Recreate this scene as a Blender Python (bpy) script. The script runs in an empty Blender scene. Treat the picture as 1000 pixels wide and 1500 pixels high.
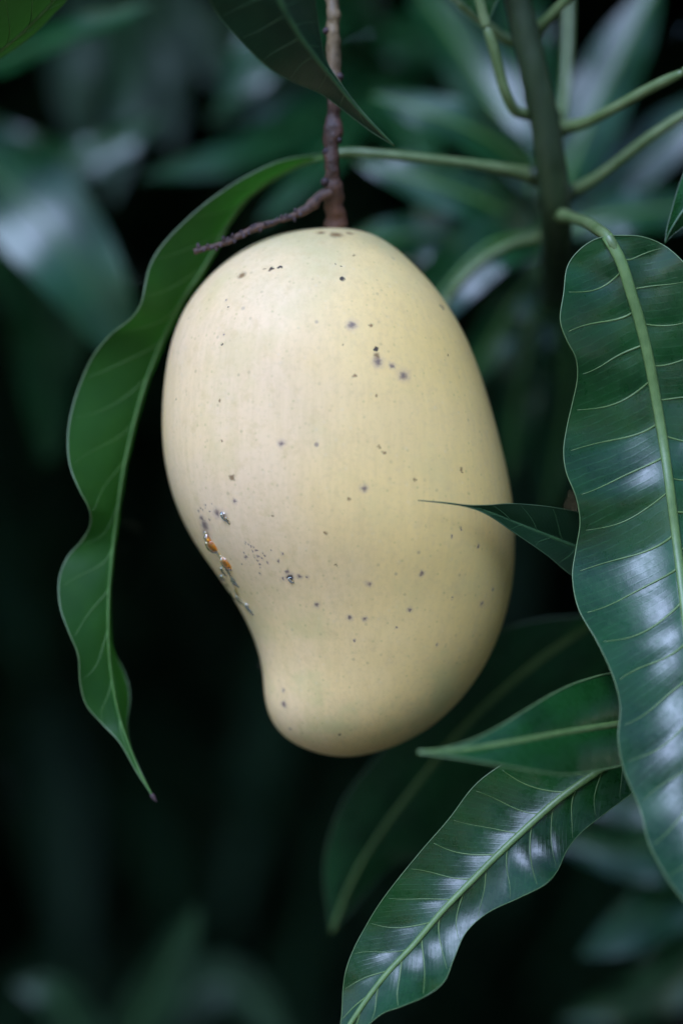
import bpy, math, random
import numpy as np
from mathutils import Vector, Matrix
from mathutils.bvhtree import BVHTree

R = math.radians
rng = random.Random(7)
sc = bpy.context.scene
COL = sc.collection

# ------------------------------------------------------------------ camera
D = 0.76                 # metres from lens to the plane in focus
PX = 0.273 / 1500        # metres per photograph pixel in that plane
ZC = 1.60                # lens height above the ground
cd = bpy.data.cameras.new('camera')
cam = bpy.data.objects.new('camera', cd)
COL.objects.link(cam)
cam.location = (0, -D, ZC)
cam.rotation_euler = (R(90), 0, 0)
cd.sensor_fit = 'VERTICAL'
cd.sensor_height = 36
cd.lens = 36 * D / 0.273
cd.clip_start = 0.02
cd.clip_end = 400
cd.dof.use_dof = True
cd.dof.focus_distance = D - 0.004
cd.dof.aperture_fstop = 2.8
sc.camera = cam

# ------------------------------------------------------------------ sky, sun, exposure
SUN_EL, SUN_AZ = 46, 198       # azimuth clockwise from +Y: the light comes from front left
w = bpy.data.worlds.new('World')
sc.world = w
w.use_nodes = True
nt = w.node_tree
sky = nt.nodes.new('ShaderNodeTexSky')
sky.sky_type = 'NISHITA'
sky.sun_disc = False
sky.sun_elevation = R(SUN_EL)
sky.sun_rotation = R(SUN_AZ)
sky.air_density = 1.2
sky.dust_density = 0.2
sky.ozone_density = 6.0
bg = nt.nodes['Background']
nt.links.new(sky.outputs[0], bg.inputs[0])
bg.inputs[1].default_value = 0.105

sd = bpy.data.lights.new('sun', 'SUN')
sd.energy = 1.45
sd.angle = R(30)
sd.color = (0.54, 0.66, 1.0)
sun = bpy.data.objects.new('sun', sd)
COL.objects.link(sun)
to_sun = Vector((math.sin(R(SUN_AZ)) * math.cos(R(SUN_EL)), math.cos(R(SUN_AZ)) * math.cos(R(SUN_EL)), math.sin(R(SUN_EL))))
sun.rotation_euler = to_sun.to_track_quat('Z', 'Y').to_euler()
sun.location = to_sun * 5

sc.view_settings.view_transform = 'Standard'
sc.view_settings.look = 'None'
sc.view_settings.gamma = 1
sc.view_settings.exposure = 1.75
sc.view_settings.use_curve_mapping = False
sc.cycles.use_denoising = True
sc.cycles.max_bounces = 8

# ------------------------------------------------------------------ helpers
def P(px, py, d=0.0):
    """photograph pixel and metres behind the focus plane -> world point"""
    k = PX * (D + d) / D
    return np.array(((px - 500) * k, d, ZC + (750 - py) * k))

def crom(pts, n):
    """smooth curve through points, n samples evenly spaced by arc length"""
    p = np.array(pts, float)
    q = np.vstack((2 * p[0] - p[1], p, 2 * p[-1] - p[-2]))
    out = []
    for i in range(1, len(q) - 2):
        t = np.linspace(0, 1, 24, endpoint=False)[:, None]
        a, b, c, e = q[i - 1], q[i], q[i + 1], q[i + 2]
        out.append(0.5 * (2 * b + (c - a) * t + (2 * a - 5 * b + 4 * c - e) * t ** 2 + (3 * b - a - 3 * c + e) * t ** 3))
    out = np.vstack(out + [q[-2:-1]])
    s = np.concatenate(([0], np.cumsum(np.linalg.norm(np.diff(out, axis=0), axis=1))))
    u = np.linspace(0, s[-1], n)
    return np.stack([np.interp(u, s, out[:, k]) for k in range(out.shape[1])], 1)

def mesh_obj(name, verts, faces, mat, parent=None, smooth=True, uv=None):
    me = bpy.data.meshes.new(name)
    off = np.array(parent['_org']) if parent is not None else np.zeros(3)
    me.from_pydata((np.asarray(verts) - off).tolist(), [], faces)
    if smooth:
        me.polygons.foreach_set('use_smooth', [True] * len(me.polygons))
    if uv is not None:
        lay = me.uv_layers.new(name='UVMap')
        li = np.empty(len(me.loops), np.int32)
        me.loops.foreach_get('vertex_index', li)
        lay.data.foreach_set('uv', np.asarray(uv, np.float32)[li].ravel())
    me.materials.append(mat)
    me.update()
    o = bpy.data.objects.new(name, me)
    COL.objects.link(o)
    if parent is not None:
        o.parent = parent
        o['_org'] = list(parent['_org'])
    else:
        o['_org'] = [0.0, 0.0, 0.0]
    return o

def thing(name, label, cat, org, group=None):
    o = bpy.data.objects.new(name, None)
    COL.objects.link(o)
    o.location = org
    o.empty_display_size = 0.01
    o['_org'] = [float(v) for v in org]
    o['label'] = label
    o['category'] = cat
    if group:
        o['group'] = group
    return o

def tube_data(pts, radii, sides=8, cap=True, flat=1.0, up=None):
    p = np.asarray(pts, float)
    n = len(p)
    r = np.broadcast_to(np.asarray(radii, float), (n,)) if np.ndim(radii) else np.full(n, radii)
    tan = np.gradient(p, axis=0)
    tan /= np.linalg.norm(tan, axis=1)[:, None] + 1e-12
    ref = np.array(up if up is not None else (0.31, 0.9, 0.2))
    V, F = [], []
    a = np.linspace(0, 2 * math.pi, sides, endpoint=False)
    for i in range(n):
        x = np.cross(tan[i], ref)
        x /= np.linalg.norm(x) + 1e-12
        y = np.cross(x, tan[i])
        ref = y
        V.append(p[i] + r[i] * (np.cos(a)[:, None] * x + flat * np.sin(a)[:, None] * y))
    V = np.vstack(V)
    for i in range(n - 1):
        for j in range(sides):
            k = (j + 1) % sides
            F.append((i * sides + j, i * sides + k, (i + 1) * sides + k, (i + 1) * sides + j))
    if cap:
        F.append(tuple(range(sides))[::-1])
        F.append(tuple((n - 1) * sides + j for j in range(sides)))
    return V, F

def tube(name, pts, radii, mat, parent, sides=8, flat=1.0, up=None):
    V, F = tube_data(pts, radii, sides, True, flat, up)
    return mesh_obj(name, V, F, mat, parent)

def interp(tab, x):
    t = np.array(tab, float)
    return np.interp(x, t[:, 0], t[:, 1])

# ------------------------------------------------------------------ materials
class NT:
    def __init__(self, name):
        self.m = bpy.data.materials.new(name)
        self.m.use_nodes = True
        self.t = self.m.node_tree
        self.p = self.t.nodes['Principled BSDF']
        self.out = self.t.nodes['Material Output']
    def n(self, typ, **kw):
        nd = self.t.nodes.new('ShaderNode' + typ)
        for k, v in kw.items():
            if k.startswith('i_'):
                nd.inputs[k[2:].replace('_', ' ')].default_value = v
            elif k.startswith('n') and k[1:].isdigit():
                nd.inputs[int(k[1:])].default_value = v
            else:
                setattr(nd, k, v)
        return nd
    def pos(self, org):
        tc = self.n('TexCoord')
        a = self.n('VectorMath', operation='ADD')
        self.l(tc.outputs['Object'], a.inputs[0])
        a.inputs[1].default_value = tuple(float(v) for v in org)
        return a.outputs[0]
    def l(self, a, b):
        self.t.links.new(a, b)
    def math(self, op, a, b=None, clamp=False):
        nd = self.n('Math', operation=op, use_clamp=clamp)
        for i, v in enumerate((a, b)):
            if v is None:
                continue
            if isinstance(v, (int, float)):
                nd.inputs[i].default_value = v
            else:
                self.l(v, nd.inputs[i])
        return nd.outputs[0]
    def mix(self, fac, a, b, blend='MIX'):
        nd = self.n('Mix', data_type='RGBA', blend_type=blend)
        for s, v in ((nd.inputs[0], fac), (nd.inputs[6], a), (nd.inputs[7], b)):
            if isinstance(v, (int, float)):
                s.default_value = v
            elif isinstance(v, tuple):
                s.default_value = (*v, 1)
            else:
                self.l(v, s)
        return nd.outputs[2]
    def ramp(self, v, lo, hi, a=0.0, b=1.0, smooth=True):
        nd = self.n('MapRange', interpolation_type='SMOOTHSTEP' if smooth else 'LINEAR')
        self.l(v, nd.inputs[0])
        for i, x in enumerate((lo, hi, a, b)):
            nd.inputs[i + 1].default_value = x
        return nd.outputs[0]
    def noise(self, vec, scale, detail=3, rough=0.55, out=0):
        nd = self.n('TexNoise', i_Scale=scale, i_Detail=detail, i_Roughness=rough)
        if vec is not None:
            self.l(vec, nd.inputs['Vector'])
        return nd.outputs[out]
    def bump(self, h, strength, dist):
        nd = self.n('Bump', i_Strength=strength, i_Distance=dist)
        self.l(h, nd.inputs['Height'])
        self.l(nd.outputs[0], self.p.inputs['Normal'])
        return nd

def leaf_mat(name, dark, mid, rough=0.3, trans=0.22, tcol=(0.05, 0.20, 0.03), nv=14, fine=True, spec=0.5, slope=0.105):
    g = NT(name)
    tc = g.n('TexCoord')
    sep = g.n('SeparateXYZ')
    g.l(tc.outputs['UV'], sep.inputs[0])
    u = g.math('ABSOLUTE', sep.outputs[0])
    v = sep.outputs[1]
    n1 = g.noise(tc.outputs['Object'], 55, 4)
    n2 = g.noise(tc.outputs['Object'], 420, 3)
    c = g.mix(g.ramp(n1, 0.32, 0.68), dark, mid)
    # veinlets: fine ribs between the side veins, and a paler band beside the midrib
    cu = g.math('MULTIPLY', g.math('POWER', u, 0.85), -slope)
    ph = g.math('ADD', v, cu)
    wob = g.math('MULTIPLY', g.math('SUBTRACT', g.noise(tc.outputs['Object'], 130, 2), 0.5), 0.006)
    fr = g.math('FRACT', g.math('MULTIPLY', g.math('ADD', ph, wob), nv * 5.0))
    line = g.ramp(g.math('ABSOLUTE', g.math('SUBTRACT', fr, 0.5)), 0.0, 0.16, 1.0, 0.0)
    vor = g.n('TexVoronoi', feature='DISTANCE_TO_EDGE', i_Scale=900)
    g.l(tc.outputs['Object'], vor.inputs['Vector'])
    net = g.ramp(vor.outputs['Distance'], 0.02, 0.12, 1.0, 0.0)
    fine_m = g.math('ADD', g.math('MULTIPLY', line, 0.45), g.math('MULTIPLY', net, 0.18))
    fine_m = g.math('MULTIPLY', fine_m, g.ramp(n2, 0.35, 0.7, 0.4, 1.0))
    pale = tuple(min(1, x * 1.9 + 0.012) for x in mid)
    if fine:
        c = g.mix(g.math('MULTIPLY', fine_m, 0.6), c, pale)
    near = g.ramp(u, 0.0, 0.16, 1.0, 0.0)
    c = g.mix(g.math('MULTIPLY', near, 0.35), c, pale)
    vs_ = g.n('TexVoronoi', i_Scale=70.0)
    g.l(tc.outputs['Object'], vs_.inputs['Vector'])
    sx = g.n('SeparateColor'); g.l(vs_.outputs['Color'], sx.inputs[0])
    fl = g.math('MULTIPLY', g.ramp(g.math('ADD', vs_.outputs['Distance'], g.math('MULTIPLY', n2, 0.06)), 0.05, 0.085, 1.0, 0.0), g.math('LESS_THAN', sx.outputs[0], 0.14))
    c = g.mix(g.math('MULTIPLY', fl, 0.7), c, (0.045, 0.032, 0.014))
    g.l(c, g.p.inputs['Base Color'])
    rr = g.ramp(n2, 0.25, 0.75, rough - 0.04, rough + 0.08)
    g.l(rr, g.p.inputs['Roughness'])
    g.p.inputs['IOR'].default_value = 1.48
    g.p.inputs['Specular IOR Level'].default_value = spec
    h = g.math('ADD', g.math('MULTIPLY', fine_m, -0.5 if fine else 0.0), g.math('MULTIPLY', n2, 0.55))
    g.bump(h, 0.28, 0.00025)
    tr = g.n('BsdfTranslucent')
    tr.inputs[0].default_value = (*tcol, 1)
    mx = g.n('MixShader')
    mx.inputs[0].default_value = trans
    g.l(g.p.outputs[0], mx.inputs[1])
    g.l(tr.outputs[0], mx.inputs[2])
    g.l(mx.outputs[0], g.out.inputs[0])
    return g.m

def plain_mat(name, a, b, scale=200, rough=0.45, bump=0.2, bdist=0.0003, stretch=None):
    g = NT(name)
    tc = g.n('TexCoord')
    vec = tc.outputs['Object']
    if stretch:
        mp = g.n('Mapping')
        mp.inputs['Scale'].default_value = stretch
        g.l(vec, mp.inputs[0])
        vec = mp.outputs[0]
    n1 = g.noise(vec, scale, 5, 0.6)
    c = g.mix(g.ramp(n1, 0.3, 0.7), a, b)
    g.l(c, g.p.inputs['Base Color'])
    g.p.inputs['Roughness'].default_value = rough
    g.bump(n1, bump, bdist)
    return g.m

MAT = {}
MAT['leaf_front'] = leaf_mat('leaf_glossy', (0.003, 0.024, 0.0045), (0.006, 0.046, 0.008), 0.27, 0.14, (0.03, 0.17, 0.02), nv=16, spec=0.45)
MAT['leaf_right'] = leaf_mat('leaf_glossy_deep', (0.003, 0.026, 0.005), (0.006, 0.050, 0.009), 0.30, 0.14, (0.03, 0.17, 0.02), nv=20, spec=0.55, slope=0.06)
MAT['leaf_left'] = leaf_mat('leaf_underside', (0.013, 0.058, 0.008), (0.021, 0.082, 0.011), 0.50, 0.36, (0.06, 0.24, 0.02), fine=False, spec=0.2)
MAT['leaf_under'] = leaf_mat('leaf_underside_dark', (0.010, 0.034, 0.006), (0.015, 0.048, 0.009), 0.5, 0.26, (0.045, 0.14, 0.015), fine=False, spec=0.2)
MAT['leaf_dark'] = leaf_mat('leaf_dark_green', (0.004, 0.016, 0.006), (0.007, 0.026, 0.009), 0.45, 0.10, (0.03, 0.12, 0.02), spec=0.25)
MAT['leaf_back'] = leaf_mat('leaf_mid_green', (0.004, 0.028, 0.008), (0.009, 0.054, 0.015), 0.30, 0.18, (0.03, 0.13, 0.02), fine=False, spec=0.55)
MAT['leaf_shade'] = leaf_mat('leaf_shade_dull', (0.004, 0.014, 0.006), (0.008, 0.026, 0.010), 0.55, 0.10, (0.03, 0.10, 0.02), fine=False, spec=0.2)  # leaf green darkened and dulled, deep shade painted into the colour
MAT['vein'] = plain_mat('leaf_vein', (0.075, 0.130, 0.034), (0.11, 0.175, 0.05), 300, 0.42)
MAT['vein_left'] = plain_mat('leaf_vein_underside', (0.055, 0.135, 0.022), (0.080, 0.175, 0.034), 300, 0.5)
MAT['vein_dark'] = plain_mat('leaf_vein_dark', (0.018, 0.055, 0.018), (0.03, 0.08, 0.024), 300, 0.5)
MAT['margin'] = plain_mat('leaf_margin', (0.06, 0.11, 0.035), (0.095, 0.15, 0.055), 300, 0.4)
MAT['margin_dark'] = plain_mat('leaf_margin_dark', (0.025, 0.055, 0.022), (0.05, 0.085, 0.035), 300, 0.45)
MAT['petiole'] = plain_mat('petiole_green', (0.075, 0.115, 0.034), (0.125, 0.165, 0.065), 160, 0.42)
MAT['stem'] = plain_mat('stem_green', (0.010, 0.022, 0.005), (0.022, 0.040, 0.011), 120, 0.5, 0.5, 0.0006, (1, 1, 0.25))
MAT['bark'] = plain_mat('bark_brown', (0.05, 0.032, 0.024), (0.12, 0.085, 0.06), 60, 0.85, 0.8, 0.003)

# ------------------------------------------------------------------ leaves
def vein_v(v0, u, reach):
    return v0 + reach * (u ** 0.85) * (1 - 0.15 * u)

def build_leaf(parent, L, M, Rr, mat, vmat, mmat, name='leaf', n=150, k=14, bulge=0.06, quilt=0.0, nv=14, reach=0.105,
               mid_r=(0.0011, 0.0003), vein_r=0.00030, veins=True, margin=0.00022, petiole=None, pmat=None, pet_r=(0.0022, 0.0013),
               label=None, sides_mid=8, vside=(True, True), margin_side=(True, True)):
    """blade through left edge, midrib and right edge (photo pixels + depth), with midrib, side veins, margin and petiole as its pieces"""
    Lc = crom([P(*q) for q in L], n)
    Mc = crom([P(*q) for q in M], n)
    Rc = crom([P(*q) for q in Rr], n)
    tan = np.gradient(Mc, axis=0)
    tan /= np.linalg.norm(tan, axis=1)[:, None] + 1e-12
    side = Rc - Lc
    nrm = np.cross(tan, side)
    ln = np.linalg.norm(nrm, axis=1)[:, None]
    nrm = nrm / (ln + 1e-9)
    # steady the normals where the blade pinches out
    good = ln[:, 0] > 0.12 * ln.max()
    idx = np.arange(n)
    for a in range(3):
        nrm[:, a] = np.interp(idx, idx[good], nrm[good, a])
    nrm /= np.linalg.norm(nrm, axis=1)[:, None]
    if nrm[:, 1].mean() > 0:
        nrm = -nrm
    vs = np.linspace(0, 1, n)

    def surf(u, v):            # u -1..1, v 0..1 arrays
        i = np.clip(v * (n - 1), 0, n - 1.001)
        i0 = i.astype(int)
        f = (i - i0)[:, None]
        def at(A):
            return A[i0] * (1 - f) + A[i0 + 1] * f
        m, l, r, nn = at(Mc), at(Lc), at(Rc), at(nrm)
        e = np.where(u[:, None] < 0, l, r)
        au = np.abs(u)[:, None]
        wd = np.linalg.norm(e - m, axis=1)[:, None]
        p = m + (e - m) * au + nn * (bulge * wd * np.sin(math.pi * au ** 0.8))
        if quilt:
            pv = (v - reach * np.abs(u) ** 0.85 * (1 - 0.15 * np.abs(u))) * nv
            ph = np.where(u < 0, pv, pv + 0.5)
            p = p + nn * (quilt * (np.abs(np.sin(math.pi * ph)) ** 0.7)[:, None] * np.minimum(1, wd / 0.012) * np.sin(math.pi * np.clip(au, 0, 1) ** 0.6))
        return p, nn

    us = np.concatenate((-np.linspace(1, 0, k + 1)[:-1], np.linspace(0, 1, k + 1)))
    U, Vv = np.meshgrid(us, vs)
    pts, _ = surf(U.ravel(), Vv.ravel())
    c = len(us)
    F = [(i * c + j, i * c + j + 1, (i + 1) * c + j + 1, (i + 1) * c + j) for i in range(n - 1) for j in range(c - 1)]
    leaf = mesh_obj(name, pts, F, mat, parent, uv=np.stack((U.ravel(), Vv.ravel()), 1))
    if label:
        leaf['label'] = label
    m, nn = surf(np.zeros(70), np.linspace(0, 1, 70))
    rad = np.linspace(mid_r[0], mid_r[1], 70)
    tube('midrib', m + nn * rad[:, None] * 0.25, rad, vmat, leaf, 12, 0.5, tuple(nn[0]))
    if veins:
        for s in (-1, 1):
            if not vside[0 if s < 0 else 1]:
                continue
            for q in range(int(nv * 0.95)):
                v0 = (q + (1.0 if s < 0 else 0.5)) / nv
                u = np.linspace(0.0, 0.93, 16)
                v = vein_v(v0, u, reach) + 0.004 * np.sin(u * 5 + q * 2.1 + s)
                ok = v < 0.985
                if ok.sum() < 6:
                    continue
                p, nn = surf(s * u[ok], v[ok])
                r = np.linspace(1, 0.22, len(p)) * vein_r * (0.75 + 0.5 * rng.random())
                tube('side_vein', p + nn * r[:, None] * 0.2, r, vmat, leaf, 6, 0.7, tuple(nn[0]))
    if margin:
        for s, on in ((-1, margin_side[0]), (1, margin_side[1])):
            if not on:
                continue
            p, nn = surf(np.full(n, float(s)), vs)
            tube('margin', p, np.full(n, margin), mmat, leaf, 5)
    if petiole:
        pc = crom([P(*q) for q in petiole], 40)
        t = np.linspace(0, 1, 40)
        r = pet_r[0] + (pet_r[1] - pet_r[0]) * np.minimum(1, t / 0.35) ** 0.7
        r = r * (1 + 0.35 * np.exp(-((t - 0.05) / 0.07) ** 2))
        r[-5:] *= np.array((0.98, 0.95, 0.9, 0.8, 0.6))
        tube('petiole', pc, r, pmat or MAT['petiole'], leaf, 10)
    return leaf

def arc_leaf(parent, base, mid, tip, width, roll, mat, vmat, fold=0.25, n=36, k=5, name='leaf', wave=0.0, midr=0.0011, label=None, petiole=None, yaw=0):
    """leaf given by a midrib arc, its full width in photo pixels at the focus scale, and how far its face is turned up (roll) and sideways (yaw)"""
    pts = [P(*base), P(*mid), P(*tip)]
    Mc = crom(pts, n)
    t = np.linspace(0, 1, n)
    prof = 1.95 * (t ** 0.62) * ((1 - t) ** 0.80)
    hw = 0.5 * width * PX * prof
    tan = np.gradient(Mc, axis=0)
    tan /= np.linalg.norm(tan, axis=1)[:, None]
    V, UV = [], []
    us = np.linspace(-1, 1, 2 * k + 1)
    view = np.array((math.sin(R(yaw)), -math.cos(R(roll)), math.sin(R(roll))))
    ph = rng.random() * 6
    for i in range(n):
        s = np.cross(tan[i], view)
        s /= np.linalg.norm(s) + 1e-9
        nn = np.cross(s, tan[i])
        s2, n2 = s, (nn if nn[1] < 0 else -nn)
        for u in us:
            o = s2 * u * hw[i] + n2 * (fold * abs(u) ** 1.3 * hw[i]) + n2 * wave * hw[i] * math.sin(t[i] * 17 + ph + (2 if u > 0 else 0)) * u * u
            V.append(Mc[i] + o)
            UV.append((u, t[i]))
    c = len(us)
    F = [(i * c + j, i * c + j + 1, (i + 1) * c + j + 1, (i + 1) * c + j) for i in range(n - 1) for j in range(c - 1)]
    leaf = mesh_obj(name, V, F, mat, parent, uv=UV)
    if label:
        leaf['label'] = label
    tube('midrib', Mc, np.linspace(midr, midr * 0.3, n), vmat, leaf, 6)
    if petiole:
        tube('petiole', crom([P(*q) for q in petiole], 16), np.linspace(0.0019, midr, 16), MAT['petiole'], leaf, 8)
    return leaf

# ------------------------------------------------------------------ the crown around the fruit and foliage added to block light (what nobody could count)
def leaf_cloud(name, label, centres, mat, seed, size=(0.15, 0.22), tilt=(-1.25, 0.35)):
    r = random.Random(seed)
    tt = (0.0, 0.18, 0.45, 0.75, 1.0)
    pr = (0.12, 0.8, 1.0, 0.6, 0.03)
    V, F, UV = [], [], []
    for (c, spread) in centres:
        ln = r.uniform(*size)
        wd = ln * r.uniform(0.10, 0.14)
        az = r.uniform(0, 2 * math.pi)
        el = r.uniform(*tilt)
        d = Vector((math.cos(az) * math.cos(el), math.sin(az) * math.cos(el), math.sin(el)))
        s = d.cross(Vector((r.gauss(0, .4), r.gauss(0, .4), 1))).normalized()
        nn = s.cross(d)
        b = Vector(c)
        i0 = len(V)
        droop = r.uniform(0.05, 0.2) * ln
        for t, p in zip(tt, pr):
            m = b + d * (ln * t) - Vector((0, 0, droop * t * t))
            for u in (-1, 0, 1):
                V.append(m + s * (u * wd * p) + nn * (0.25 * wd * p * abs(u)))
                UV.append((u, t))
        for i in range(4):
            for j in range(2):
                q = i0 + i * 3 + j
                F.append((q, q + 1, q + 4, q + 3))
    o = mesh_obj(name, np.array([tuple(v) for v in V]), F, mat, None, uv=UV)
    o['label'] = label
    o['category'] = 'foliage'
    o['kind'] = 'stuff'
    return o

r0 = random.Random(21)
cs = []
for i in range(15000):          # deep inside the crown, behind everything
    cs.append(((r0.uniform(-1.2, 1.2), r0.uniform(0.75, 1.8), ZC + r0.uniform(-1.2, 0.85)), 0))
leaf_cloud('background_foliage', 'dense dark mango foliage deep in shade far behind the fruit', cs, MAT['leaf_shade'], 3)
cs = []
for i in range(5200):          # unseen roof of the crown, shaped to shade the background
    x, y = r0.uniform(-1.3, 1.3), r0.uniform(0.15, 1.6)
    lo = 0.136 * (D + y) / D + 0.11
    cs.append(((x, y, ZC + lo + r0.uniform(0.0, 0.40)), 0))
for i in range(1700):          # unseen right flank, added to block light from the right
    cs.append(((r0.uniform(0.42, 1.2), r0.uniform(-0.35, 1.3), ZC + r0.uniform(-0.8, 0.7)), 0))
for i in range(3600):          # foliage added behind the camera to block low frontal light, open toward the left
    a = R(r0.uniform(115, 206))
    q = r0.uniform(1.5, 2.1)
    cs.append(((math.sin(a) * q, -0.3 + math.cos(a) * q, ZC + r0.uniform(-1.2, 0.95)), 0))
for i in range(1200):          # unseen left flank farther back, added to keep light off the background
    cs.append(((r0.uniform(-1.3, -0.5), r0.uniform(0.30, 1.3), ZC + r0.uniform(-0.9, 0.7)), 0))
leaf_cloud('light_blocking_foliage', 'unseen dense mango foliage added overhead, at the sides and behind the camera to block light', cs, MAT['leaf_shade'], 4, tilt=(-0.45, 0.35))
gm = plain_mat('soil', (0.09, 0.075, 0.05), (0.15, 0.125, 0.085), 3, 0.95, 0.6, 0.02)
gr = mesh_obj('ground', np.array(((-60, -60, 0), (60, -60, 0), (60, 60, 0), (-60, 60, 0)), float), [(0, 1, 2, 3)], gm, None, smooth=False)
gr['kind'] = 'structure'
gr['label'] = 'bare brown soil under the tree'
gr['category'] = 'ground'

# ------------------------------------------------------------------ the fruit
MD = 0.024
fruit_org = P(490, 1108, MD)
PROF = [  # photo row, left outline, right outline
    (335, 482, 490), (336, 452, 510), (338.5, 436, 526), (345, 407, 548), (353, 384, 562), (360, 368, 573), (380, 336, 597), (400, 312, 617), (430, 286, 643), (460, 267, 663),
    (490, 255, 680), (520, 247, 693), (560, 241, 707), (600, 238, 719), (640, 238, 730), (680, 242, 740), (720, 251, 748),
    (760, 266, 752.5), (800, 288, 754), (840, 317, 752), (870, 339, 748), (900, 357, 740), (930, 371, 730), (960, 381, 717),
    (980, 385, 706), (1000, 386, 693), (1020, 387, 678), (1040, 391, 659), (1060, 400, 636), (1075, 412, 613), (1090, 433, 584),
    (1098, 452, 561), (1103, 468, 543), (1106.5, 484, 526), (1108, 502, 508)]
prof = np.array(PROF)
NR, NA = 220, 200
th_k = np.arccos(np.clip(1 - 2 * (prof[:, 0] - 335) / (1108 - 335), -1, 1))
th = np.linspace(0, math.pi, NR)
def smooth(a, it):
    for _ in range(it):
        b = a.copy()
        b[1:-1] = 0.25 * a[:-2] + 0.5 * a[1:-1] + 0.25 * a[2:]
        a = b
    return a
rows_y = 335 + (1108 - 335) * (1 - np.cos(th)) / 2
Lp = smooth(np.interp(th, th_k, prof[:, 1]), 30)
Rp = smooth(np.interp(th, th_k, prof[:, 2]), 30)
Lp[0] = Rp[0] = 486
Lp[-1] = Rp[-1] = 505
V, F = [], []
kpx = PX * (D + MD) / D
ang = np.linspace(0, 2 * math.pi, NA, endpoint=False)
fr = np.random.RandomState(5)
for i in range(NR):
    cx = 0.5 * (Lp[i] + Rp[i])
    a = 0.5 * (Rp[i] - Lp[i])
    ratio = 0.80 + 0.06 * math.cos((rows_y[i] - 480) / 260)
    b = a * ratio
    ca, sa = np.cos(ang), np.sin(ang)
    ex = 2 / 2.12
    x = cx + a * np.sign(ca) * np.abs(ca) ** ex
    dd = b * np.sign(sa) * np.abs(sa) ** ex * kpx
    z = np.full(NA, rows_y[i])
    V.append(np.stack(((x - 500) * kpx, MD + dd, ZC + (750 - z) * kpx), 1))
V = np.vstack(V)
# gentle swellings so that the skin is not a perfect lathe
n0 = V - np.array((0.0, MD, ZC - 0.0))
for q in range(14):
    dv = fr.normal(size=3); dv /= np.linalg.norm(dv)
    V[:, 1] += 0.00010 * np.sin((n0 @ dv) * fr.uniform(90, 220) + fr.uniform(0, 6))
for i in range(NR - 1):
    for j in range(NA):
        k = (j + 1) % NA
        F.append((i * NA + j, i * NA + k, (i + 1) * NA + k, (i + 1) * NA + j))
F.append(tuple(range(NA)))
F.append(tuple((NR - 1) * NA + j for j in range(NA))[::-1])
bvh = BVHTree.FromPolygons([tuple(v) for v in V], F)
def on_fruit(px, py):
    o = Vector(cam.location)
    d = (Vector(P(px, py, 0)) - o).normalized()
    h, nn, _, _ = bvh.ray_cast(o, d)
    return (None, None) if h is None else (h, nn if nn.dot(d) < 0 else -nn)

SPOTS = {   # photo pixel, radius in photo pixels
    'black': [(398, 393, 4.2), (411, 391, 3), (501, 408, 3.8), (550, 511, 4), (645, 448, 3), (648, 452, 3), (325, 505, 2.6), (408, 392, 2), (304, 788, 7), (258, 585, 2.2),
              (497, 1076, 2.4), (425, 847, 4), (334, 450, 2), (363, 888, 3), (329, 826, 3), (333, 858, 4), (484, 386, 1.4), (492, 387, 1.4), (499, 390, 1.6)],
    'purple': [(515, 476, 5.6), (553, 530, 6.5), (574, 536, 4.6), (591, 550, 6.2), (412, 650, 4.8), (533, 716, 5.6), (318, 752, 6.5), (327, 755, 6), (344, 734, 4), (463, 886, 4.6),
               (534, 907, 3.8), (540, 855, 3.6), (618, 840, 4.2), (425, 846, 6.5), (438, 844, 3.4), (512, 905, 3), (416, 1032, 4), (415, 1011, 2.6), (425, 1068, 2.6), (705, 885, 4),
               (662, 876, 2.6), (662, 786, 2.6), (300, 770, 8), (302, 782, 8), (296, 760, 4), (291, 748, 3), (294, 815, 4), (600, 893, 3), (420, 838, 3.2), (414, 848, 2.6), (675, 775, 2.4),
               (331, 440, 1.8), (328, 490, 1.9), (640, 944, 2), (519, 938, 1.8), (700, 800, 2.2), (450, 845, 2.4), (580, 920, 1.6)],
    'brown': [(470, 341, 8), (512, 342, 7), (492, 344, 9), (354, 403, 6.5), (543, 477, 3.6), (552, 521, 4.6), (555, 655, 3.8), (387, 394, 2.6), (395, 396, 3.4), (519, 551, 3.6), (340, 699, 4.4), (562, 663, 2.6), (675, 687, 3), (676, 691, 2.4),
              (518, 374, 2.6), (503, 505, 2.6), (648, 449, 4), (322, 587, 2.4), (551, 580, 2.4), (608, 703, 2.6), (511, 731, 3), (476, 781, 2.8), (492, 828, 2.6), (399, 756, 2.6), (325, 645, 2), (655, 520, 2.2)],
}
sr = random.Random(11)
for i in range(26):
    SPOTS['purple'].append((sr.gauss(374, 12), sr.gauss(812, 13), sr.uniform(1.2, 2.2)))
for i in range(12):
    SPOTS['purple'].append((sr.gauss(299, 7), sr.gauss(752, 14), sr.uniform(1.2, 2.2)))

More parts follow.
